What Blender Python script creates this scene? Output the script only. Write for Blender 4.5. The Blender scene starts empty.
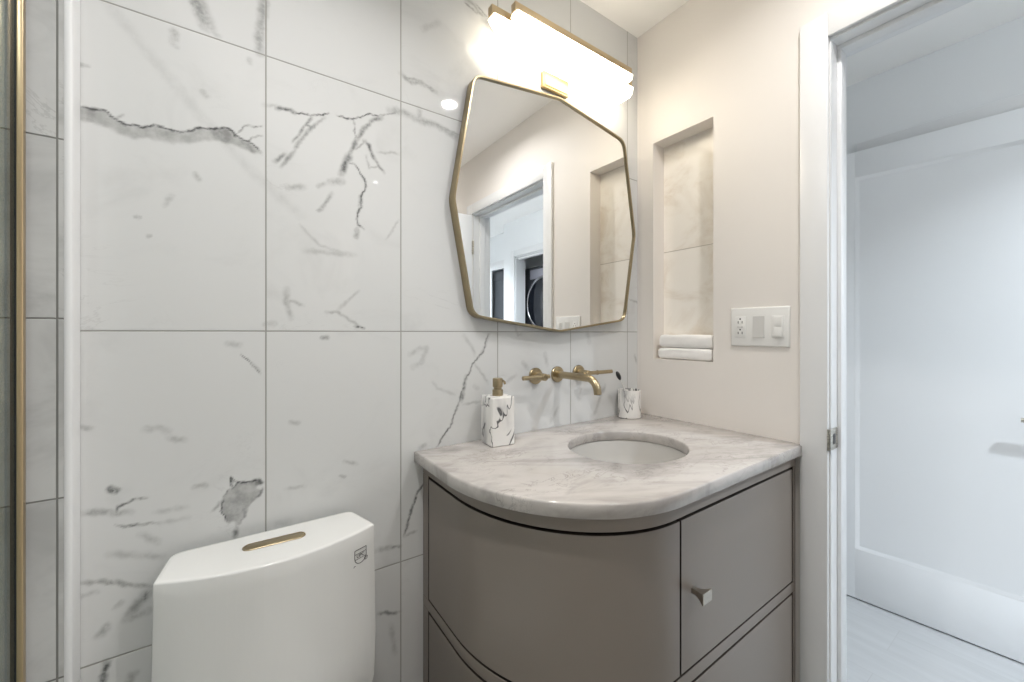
import bpy, bmesh, math, random
import numpy as np
from mathutils import Vector, Matrix, noise as mnoise
PI = math.pi
random.seed(4)
SC = bpy.context.scene
COL = SC.collection

# ------------------------------------------------------------------ camera, world, exposure
cam_data = bpy.data.cameras.new('camera')
cam_data.sensor_fit = 'HORIZONTAL'; cam_data.sensor_width = 36.0
cam_data.lens = 399.56 / 1024 * 36
cam_data.shift_y = -8.23 / 1024
cam_data.clip_start = 0.02
cam = bpy.data.objects.new('camera', cam_data); COL.objects.link(cam)
cam.location = (-1.3388, -1.0373, 1.22)
cam.rotation_euler = (PI/2, 0, math.radians(55.1816 - 90))
SC.camera = cam

world = bpy.data.worlds.new('world'); SC.world = world
world.use_nodes = True
world.node_tree.nodes['Background'].inputs[0].default_value = (0.75, 0.85, 1.0, 1)
world.node_tree.nodes['Background'].inputs[1].default_value = 0.3

SC.view_settings.view_transform = 'Standard'
SC.view_settings.look = 'None'
SC.view_settings.gamma = 1.0
SC.view_settings.use_curve_mapping = False
SC.view_settings.exposure = 0.50
SC.cycles.max_bounces = 14
SC.cycles.diffuse_bounces = 10
SC.cycles.glossy_bounces = 8
SC.cycles.transparent_max_bounces = 12
SC.cycles.sample_clamp_indirect = 6.0
SC.cycles.caustics_reflective = False
SC.cycles.caustics_refractive = False

# lamp strengths (the lamps themselves are built with their fixtures)
BATH_LAMP = 4.2;  BATH_TINT = (1.0, 0.975, 0.955)
HALL_FILL = 15.0;  HALL_TINT = (0.85, 0.93, 1.0)  # strength and cool tint of the added hall lamps
VANITY_EMIT = 7.8; VANITY_TINT = (1.0, 0.88, 0.70)

# ------------------------------------------------------------------ node helpers
class NT:
    def __init__(s, name):
        s.m = bpy.data.materials.new(name); s.m.use_nodes = True
        s.t = s.m.node_tree; s.n = s.t.nodes; s.l = s.t.links
        s.b = s.n['Principled BSDF']; s.out = s.n['Material Output']
    def node(s, typ, **kw):
        n = s.n.new(typ)
        for k, v in kw.items(): setattr(n, k, v)
        return n
    def put(s, sock, v):
        if isinstance(v, bpy.types.NodeSocket): s.l.new(v, sock)
        elif isinstance(v, (tuple, list)) and len(v) == 3 and sock.type == 'RGBA': sock.default_value = (*v, 1)
        else: sock.default_value = v
    def math(s, op, a, b=0.0, c=0.0, clamp=False):
        n = s.node('ShaderNodeMath', operation=op, use_clamp=clamp)
        s.put(n.inputs[0], a); s.put(n.inputs[1], b)
        if op in ('SMOOTH_MIN', 'MULTIPLY_ADD', 'COMPARE'): s.put(n.inputs[2], c)
        return n.outputs[0]
    def vmath(s, op, a, b=(0, 0, 0)):
        n = s.node('ShaderNodeVectorMath', operation=op); s.put(n.inputs[0], a); s.put(n.inputs[1], b)
        return n.outputs[0]
    def ramp(s, v, lo, hi, a=0.0, b=1.0):
        n = s.node('ShaderNodeMapRange', interpolation_type='SMOOTHSTEP')
        s.put(n.inputs[0], v); s.put(n.inputs[1], lo); s.put(n.inputs[2], hi); s.put(n.inputs[3], a); s.put(n.inputs[4], b)
        return n.outputs[0]
    def mix(s, f, a, b):
        n = s.node('ShaderNodeMix', data_type='RGBA')
        s.put(n.inputs[0], f); s.put(n.inputs[6], a); s.put(n.inputs[7], b)
        return n.outputs[2]
    def noise(s, vec, scale, detail=4, rough=.55, dist=0.0):
        n = s.node('ShaderNodeTexNoise'); s.put(n.inputs['Vector'], vec)
        n.inputs['Scale'].default_value = scale; n.inputs['Detail'].default_value = detail
        n.inputs['Roughness'].default_value = rough; n.inputs['Distortion'].default_value = dist
        return n
    def coord(s, which='Object'):
        return s.node('ShaderNodeTexCoord').outputs[which]
    def mapping(s, vec, scale=(1, 1, 1), rot=(0, 0, 0), loc=(0, 0, 0)):
        n = s.node('ShaderNodeMapping'); s.put(n.inputs[0], vec)
        n.inputs[1].default_value = loc; n.inputs[2].default_value = rot; n.inputs[3].default_value = scale
        return n.outputs[0]
    def sep(s, vec):
        n = s.node('ShaderNodeSeparateXYZ'); s.put(n.inputs[0], vec); return n.outputs
    def comb(s, x, y, z):
        n = s.node('ShaderNodeCombineXYZ'); s.put(n.inputs[0], x); s.put(n.inputs[1], y); s.put(n.inputs[2], z); return n.outputs[0]
    def bump(s, h, strength=.3, dist=.002):
        n = s.node('ShaderNodeBump'); n.inputs['Strength'].default_value = strength; n.inputs['Distance'].default_value = dist
        s.put(n.inputs['Height'], h); s.l.new(n.outputs[0], s.b.inputs['Normal'])
    def set(s, **kw):
        for k, v in kw.items(): s.put(s.b.inputs[k.replace('_', ' ')], v)
        return s

def plain(name, col, rough=.5, metal=0.0, var=.04, scale=30, bumpy=0.0, coat=0.0):
    """A plain painted / moulded / metal surface with a very slight mottle."""
    t = NT(name)
    nz = t.noise(t.coord(), scale, 3).outputs[0]
    d = tuple(c * (1 - var) for c in col); u = tuple(min(1, c * (1 + var)) for c in col)
    t.set(Base_Color=t.mix(nz, d, u), Roughness=rough, Metallic=metal)
    if coat: t.set(Coat_Weight=coat, Coat_Roughness=.05)
    if bumpy:
        t.bump(t.noise(t.coord(), scale * 8, 2).outputs[0], bumpy, .001)
    return t.m

def brass(name, col, rough=.3, axis=(1, 1, 60)):
    t = NT(name)
    v = t.mapping(t.coord(), scale=axis)
    nz = t.noise(v, 12, 3).outputs[0]
    t.set(Base_Color=t.mix(nz, tuple(c * .88 for c in col), tuple(min(1, c * 1.06) for c in col)), Metallic=1.0,
          Roughness=t.ramp(nz, .2, .8, rough * .85, rough * 1.2))
    return t.m

def emit(name, col, strength, base=(.9, .9, .9)):
    t = NT(name)
    t.set(Base_Color=base, Emission_Color=col, Emission_Strength=strength, Roughness=.4)
    return t.m

# grout mask on one axis: 1 on a joint
def joint(t, x, period, offset, half):
    u = t.math('FRACT', t.math('DIVIDE', t.math('SUBTRACT', x, offset), period))
    d = t.math('MULTIPLY', t.math('MINIMUM', u, t.math('SUBTRACT', 1.0, u)), period)
    return t.ramp(d, half * .55, half * 1.45, 1.0, 0.0)

def wall_tile_material(name, base, tile_w, tile_h, off_x, off_z, attr=True, axis='XZ', half=.0014, wisps=1.0,
                       vein=(.10, .105, .105), grout=(.33, .33, .31), rough=.035, cloud=.9, cloud_col=None, lo=.52, hi=.80):
    t = NT(name)
    P = t.coord(); x, y, z = t.sep(P)
    h = x if axis[0] == 'X' else y
    jx = joint(t, h, tile_w, off_x, half); jz = joint(t, z, tile_h, off_z, half)
    g = t.math('MAXIMUM', jx, jz)
    ix = t.math('FLOOR', t.math('DIVIDE', t.math('SUBTRACT', h, off_x), tile_w))
    iz = t.math('FLOOR', t.math('DIVIDE', t.math('SUBTRACT', z, off_z), tile_h))
    wn = t.node('ShaderNodeTexWhiteNoise', noise_dimensions='2D'); t.put(wn.inputs['Vector'], t.comb(ix, iz, 0.0))
    Q = t.vmath('ADD', P, t.vmath('MULTIPLY', wn.outputs['Color'], (7, 7, 7)))
    # soft grey clouds
    n1 = t.noise(t.mapping(Q, scale=(1, 1, 1.5), rot=(0, .6, 0)), 4.5, 5, .6, .8).outputs[0]
    c1 = t.ramp(n1, lo, hi, 0.0, .30 * cloud)
    # faint wisps where a distorted noise crosses its middle value
    n2 = t.noise(t.mapping(Q, scale=(1, 1, 1.7), rot=(0, .5, 0)), 5.5, 6, .62, 1.0).outputs[0]
    w = t.ramp(t.math('ABSOLUTE', t.math('SUBTRACT', n2, .5)), 0.0, .014, 1.0, 0.0)
    keep = t.ramp(t.noise(Q, 3.1, 2).outputs[0], .56, .72)
    w = t.math('MULTIPLY', t.math('MULTIPLY', w, keep), .28 * wisps)
    f = t.math('ADD', c1, w)
    col = t.mix(f, base, cloud_col or tuple(.62 * b + .02 for b in base))
    if attr:
        a = t.node('ShaderNodeAttribute', attribute_name='vein').outputs['Fac']
        b = t.node('ShaderNodeAttribute', attribute_name='blotch').outputs['Fac']
        fine = t.noise(P, 160, 4, .65).outputs[0]
        mid = t.noise(P, 38, 4, .6).outputs[0]
        a2 = t.math('MULTIPLY', a, t.ramp(t.math('ADD', t.math('MULTIPLY', fine, .35), t.math('MULTIPLY', mid, .65)), .34, .62, .5, 1.4), clamp=True)
        b2 = t.math('MULTIPLY', b, t.ramp(mid, .3, .7, .65, 1.3), clamp=True)
        col = t.mix(b2, col, (.15, .152, .148))
        col = t.mix(a2, col, vein)
    col = t.mix(g, col, grout)
    t.set(Base_Color=col, Roughness=t.mix(g, (rough,) * 3, (.7,) * 3), Specular_IOR_Level=.24)
    t.bump(t.math('SUBTRACT', 1.0, g), .5, .0015)
    return t.m

def slab_marble(name, base, streak, dark, rot, scale, rough=.12, amount=1.0, stretch=6.0):
    """Polished white stone with long soft streaks along one direction and a few finer lines."""
    t = NT(name)
    P = t.mapping(t.coord(), rot=rot)
    P = t.mapping(P, scale=(scale, scale * stretch, scale * stretch * .55))
    n1 = t.noise(P, 1.0, 6, .6, .7).outputs[0]
    n2 = t.noise(P, 2.1, 6, .62, 1.2).outputs[0]
    soft = t.ramp(n1, .42, .72, 0.0, .55 * amount)
    line = t.ramp(t.math('ABSOLUTE', t.math('SUBTRACT', n2, .5)), 0.0, .028, 1.0, 0.0)
    keep = t.ramp(t.noise(P, .55, 2).outputs[0], .46, .66)
    col = t.mix(soft, base, streak)
    col = t.mix(t.math('MULTIPLY', t.math('MULTIPLY', line, keep), .42 * amount), col, dark)
    Q = t.mapping(t.coord(), rot=(rot[0], rot[1], rot[2] + .25), scale=(1, 2.2, 1.6))
    n3 = t.noise(Q, scale * 3.2, 7, .66, 1.1).outputs[0]
    fine = t.ramp(t.math('ABSOLUTE', t.math('SUBTRACT', n3, .5)), 0.0, .020, 1.0, 0.0)
    keep3 = t.ramp(t.noise(Q, scale * 1.6, 3).outputs[0], .44, .62)
    col = t.mix(t.math('MULTIPLY', t.math('MULTIPLY', fine, keep3), .50), col, dark)
    col = t.mix(t.ramp(t.noise(Q, scale * 2.4, 5, .6, .5).outputs[0], .52, .74, 0.0, .40), col, streak)
    t.set(Base_Color=col, Roughness=rough)
    return t.m

def resin_marble(name, seed, base=(.80, .79, .77), vein=(.10, .10, .105), scale=14.0, width=.020):
    t = NT(name)
    P = t.mapping(t.coord(), loc=(seed, seed * .7, seed * .3), scale=(1, 1, .45), rot=(.35, .3, 0))
    n = t.noise(P, scale, 3, .5, .7).outputs[0]
    v = t.ramp(t.math('ABSOLUTE', t.math('SUBTRACT', n, .5)), width * .25, width, 1.0, 0.0)
    keep = t.ramp(t.noise(P, scale * .5, 2).outputs[0], .38, .52)
    soft = t.ramp(t.noise(P, scale * .7, 4).outputs[0], .50, .72, 0.0, .75)
    col = t.mix(soft, base, (.36, .36, .37))
    col = t.mix(t.math('MULTIPLY', v, keep), col, vein)
    t.set(Base_Color=col, Roughness=.28)
    return t.m

def clear_glass(name, tint, refl=.5):
    t = NT(name)
    tr = t.node('ShaderNodeBsdfTransparent'); tr.inputs[0].default_value = (*tint, 1)
    gl = t.node('ShaderNodeBsdfGlossy'); gl.inputs['Roughness'].default_value = 0.0
    fr = t.node('ShaderNodeFresnel'); fr.inputs[0].default_value = 1.45
    mx = t.node('ShaderNodeMixShader')
    t.l.new(t.math('MULTIPLY', fr.outputs[0], refl), mx.inputs[0]); t.l.new(tr.outputs[0], mx.inputs[1]); t.l.new(gl.outputs[0], mx.inputs[2])
    t.l.new(mx.outputs[0], t.out.inputs['Surface'])
    return t.m

# ------------------------------------------------------------------ mesh helpers
class MB:
    """Collects geometry in a bmesh and links it as one mesh object."""
    def __init__(s): s.bm = bmesh.new()
    def box(s, x0, x1, y0, y1, z0, z1, bev=0.0, seg=2):
        t = bmesh.new()
        bmesh.ops.create_cube(t, size=1.0)
        for v in t.verts:
            v.co = Vector(((x0 + x1) / 2 + v.co.x * (x1 - x0), (y0 + y1) / 2 + v.co.y * (y1 - y0), (z0 + z1) / 2 + v.co.z * (z1 - z0)))
        if bev: bmesh.ops.bevel(t, geom=t.edges[:], offset=bev, segments=seg, profile=.5, affect='EDGES')
        return s.join(t)
    def join(s, t, mat=None):
        if mat is not None: bmesh.ops.transform(t, matrix=mat, verts=t.verts)
        me = bpy.data.meshes.new('tmp'); t.to_mesh(me); t.free(); s.bm.from_mesh(me); bpy.data.meshes.remove(me)
        return s
    def rings(s, rings, cap0=True, cap1=True, closed=True):
        """Skin a list of equally long vertex loops."""
        R = [[s.bm.verts.new(p) for p in r] for r in rings]
        n = len(R[0])
        for a, b in zip(R, R[1:]):
            for i in range(n if closed else n - 1):
                j = (i + 1) % n
                s.bm.faces.new((a[i], a[j], b[j], b[i]))
        if cap0: s.bm.faces.new(R[0][::-1])
        if cap1: s.bm.faces.new(R[-1])
        return s
    def tube(s, path, r, n=20, cap=True):
        pts = [Vector(p) for p in path]; rr = r if isinstance(r, (list, tuple)) else [r] * len(pts)
        tang = []
        for i in range(len(pts)):
            a = pts[max(0, i - 1)]; b = pts[min(len(pts) - 1, i + 1)]
            tang.append((b - a).normalized())
        up = Vector((0, 0, 1)) if abs(tang[0].z) < .9 else Vector((1, 0, 0))
        u = tang[0].cross(up).normalized(); rings = []
        for p, t_, q in zip(pts, tang, rr):
            u = (u - t_ * u.dot(t_)).normalized(); v = t_.cross(u)
            rings.append([p + (u * math.cos(a) + v * math.sin(a)) * q for a in [2 * PI * k / n for k in range(n)]])
        return s.rings(rings, cap, cap)
    def lathe(s, prof, loc=(0, 0, 0), axis='Z', n=32, cap0=True, cap1=True):
        """prof: list of (radius, height) along the axis."""
        L = Vector(loc); rings = []
        for r, h in prof:
            ring = []
            for k in range(n):
                a = 2 * PI * k / n; c, d = r * math.cos(a), r * math.sin(a)
                ring.append(L + {'Z': Vector((c, d, h)), 'Y': Vector((c, h, d)), 'X': Vector((h, c, d))}[axis])
            rings.append(ring)
        return s.rings(rings, cap0, cap1)
    def build(s, name, mat, parent=None, smooth=True, angle=35):
        bmesh.ops.recalc_face_normals(s.bm, faces=s.bm.faces[:])
        off = Vector(parent['_off']) if parent is not None and '_off' in parent else Vector((0, 0, 0))
        if off.length: bmesh.ops.translate(s.bm, verts=s.bm.verts[:], vec=-off)
        me = bpy.data.meshes.new(name); s.bm.to_mesh(me); s.bm.free()
        return link(name, me, mat, parent, smooth, angle, off)

def link(name, me, mat, parent=None, smooth=True, angle=35, off=(0, 0, 0)):
    if mat is not None: me.materials.append(mat)
    if smooth:
        me.shade_smooth(); me.set_sharp_from_angle(angle=math.radians(angle))
    o = bpy.data.objects.new(name, me); COL.objects.link(o)
    if parent is not None:
        o.parent = parent
    o['_off'] = list(off)
    return o

def tag(o, label, cat, group=None):
    o['label'] = label; o['category'] = cat
    if group: o['group'] = group
    return o
def struct(o):
    o['kind'] = 'structure'; return o
def thing(name, label, cat, loc, group=None, rotz=0.0, local=False):
    """An Empty at the thing's base; its parts are written in world coordinates unless local."""
    o = bpy.data.objects.new(name, None); COL.objects.link(o)
    o.location = loc; o.rotation_euler = (0, 0, rotz); o.empty_display_size = .05
    o['_off'] = [0, 0, 0] if local else list(loc)
    return tag(o, label, cat, group)

def rounded(poly, radii, n=6):
    """Round the corners of a closed 2D polygon."""
    out = []; N = len(poly)
    for i, p in enumerate(poly):
        r = radii[i] if isinstance(radii, (list, tuple)) else radii
        P = Vector(p); A = Vector(poly[i - 1]); B = Vector(poly[(i + 1) % N])
        a = (A - P).normalized(); b = (B - P).normalized()
        half = math.acos(max(-1, min(1, a.dot(b)))) / 2
        d = min(r / math.tan(half), (A - P).length * .49, (B - P).length * .49)
        p0 = P + a * d; p1 = P + b * d
        for k in range(n + 1):
            t = k / n
            out.append(p0 * (1 - t) ** 2 + P * 2 * t * (1 - t) + p1 * t * t)
    return out
def inset(poly, d):
    """Offset a closed 2D polygon inwards (counter-clockwise or clockwise)."""
    N = len(poly); area = sum(poly[i - 1][0] * poly[i][1] - poly[i][0] * poly[i - 1][1] for i in range(N)); sg = 1 if area > 0 else -1
    out = []
    for i in range(N):
        e0 = (Vector(poly[i]) - Vector(poly[i - 1])); e1 = (Vector(poly[(i + 1) % N]) - Vector(poly[i]))
        n0 = Vector((-e0.y, e0.x)).normalized() * sg; n1 = Vector((-e1.y, e1.x)).normalized() * sg
        m = (n0 + n1)
        m = m / max(.2, (m.length_squared / 2)) if m.length > 1e-6 else n0
        out.append(Vector(poly[i]) + m * d)
    return out

# ------------------------------------------------------------------ materials
M = {}
TILE_BASE = (.655, .665, .665)
M['tile'] = wall_tile_material('marble_wall_tile', TILE_BASE, .305, .61, -.0612, 1.2234)
M['shower_tile'] = wall_tile_material('marble_shower_tile', (.56, .565, .56), .61, .305, -1.585, 1.244, attr=False, wisps=2.2, cloud=2.2, lo=.40, hi=.68, grout=(.2, .2, .19))
M['niche_tile'] = wall_tile_material('niche_marble_tile', (.94, .905, .85), .61, .61, -.40, 1.5384, attr=False, axis='YZ', wisps=1.6, cloud=1.5, lo=.42, hi=.70, cloud_col=(.60, .50, .38), grout=(.50, .46, .40))
M['paint'] = plain('warm_white_wall_paint', (.80, .765, .728), .55, var=.012, scale=6)
M['hall_paint'] = plain('pale_grey_hall_paint', (.80, .82, .835), .55, var=.012, scale=6)
M['ceil'] = plain('white_ceiling_paint', (.90, .892, .875), .6, var=.01, scale=6)
M['trim'] = plain('white_trim_enamel', (.75, .76, .77), .28, var=.008, scale=8)
M['door'] = plain('white_door_enamel', (.80, .82, .84), .3, var=.008, scale=8)
M['porcelain'] = plain('white_porcelain', (.70, .705, .695), .07, var=.006, scale=8)
M['taupe'] = plain('taupe_lacquer', (.225, .194, .169), .36, var=.025, scale=5)
M['edge'] = plain('edge_gap_shade', (.030, .022, .017), .6)  # shade of the cabinet gaps, coloured onto the edges
M['gap_shade'] = plain('black_gap_shade', (.012, .009, .007), .6)  # near black, paints the shade seen through the front gaps
M['brass'] = brass('brushed_brass', (.445, .365, .235), .3)
M['brass_pale'] = brass('pale_satin_brass', (.62, .49, .31), .32)
M['brass_frame'] = plain('satin_brass_frame', (.37, .305, .195), .28, 1.0, .03, 8)
M['basin'] = plain('warm_white_basin_china', (.54, .525, .50), .1, var=.006, scale=8)
M['nickel'] = brass('brushed_nickel', (.56, .54, .49), .28)
M['pewter'] = brass('pewter_knob_metal', (.50, .46, .40), .3)
M['counter'] = slab_marble('counter_marble', (.52, .49, .468), (.20, .185, .176), (.20, .185, .175), (0, 0, -math.radians(-35)), 2.6, amount=1.05, stretch=4.0)
M['resin'] = resin_marble('white_marbled_resin', 3.1)
M['resin_cup'] = resin_marble('white_marbled_ceramic', 5.2)
M['white_plastic'] = plain('white_plastic', (.80, .80, .785), .25, var=.006)
M['grey_plastic'] = plain('pale_grey_plastic', (.62, .615, .60), .3, var=.006)
M['black'] = plain('black_plastic', (.02, .02, .021), .35)
M['towel'] = plain('white_terry', (.92, .91, .895), .95, var=.04, scale=60, bumpy=.9)
M['ink'] = plain('grey_print', (.12, .12, .12), .5)
M['mirror'] = NT('mirror_silver').set(Base_Color=(.93, .935, .93), Metallic=1.0, Roughness=0.0).m
M['glass'] = clear_glass('shower_glass', (.90, .95, .945))
M['diffuser'] = emit('lit_opal_acrylic', VANITY_TINT, VANITY_EMIT)
M['lens'] = emit('lit_downlight_lens', (1, .98, .95), 30)
M['dryer_body'] = plain('graphite_appliance_steel', (.055, .058, .065), .3, var=.03)
M['dryer_panel'] = plain('lavender_grey_panel', (.36, .36, .42), .3)
M['chrome'] = brass('chrome_ring', (.62, .62, .64), .12)
M['dark_glass'] = NT('black_door_glass').set(Base_Color=(.012, .014, .02), Roughness=.05).m
M['charcoal'] = plain('charcoal_leaf', (.055, .06, .068), .4)
M['shower_floor'] = plain('grey_mosaic_stone', (.35, .35, .34), .5, var=.1)

def plank_floor(name, base, seam):
    t = NT(name)
    P = t.coord()
    b = t.node('ShaderNodeTexBrick'); t.put(b.inputs['Vector'], t.mapping(P, rot=(0, 0, PI / 2)))
    b.inputs['Scale'].default_value = 1.0; b.inputs['Brick Width'].default_value = 1.2; b.inputs['Row Height'].default_value = .18
    b.inputs['Mortar Size'].default_value = .0012; b.inputs['Color1'].default_value = (.42, .42, .42, 1); b.inputs['Color2'].default_value = (.62, .62, .62, 1)
    b.inputs['Mortar'].default_value = (.3, .3, .3, 1)
    n = t.noise(t.mapping(P, scale=(9, 1.1, 1)), 3.2, 6, .6, .6).outputs[0]
    v = t.math('ADD', t.math('MULTIPLY', t.sep(b.outputs['Color'])[0], .35), t.math('MULTIPLY', n, .75))
    c = t.mix(t.ramp(v, .25, .8), tuple(.86 * k for k in base), base)
    c = t.mix(b.outputs['Fac'], c, seam)
    t.set(Base_Color=c, Roughness=.34)
    return t.m
M['planks'] = plank_floor('pale_grey_vinyl_planks', (.49, .505, .52), (.42, .43, .44))
M['bath_floor'] = wall_tile_material('bath_floor_tile', (.74, .74, .73), .61, .305, 0, 0, attr=False, axis='XZ')

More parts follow.
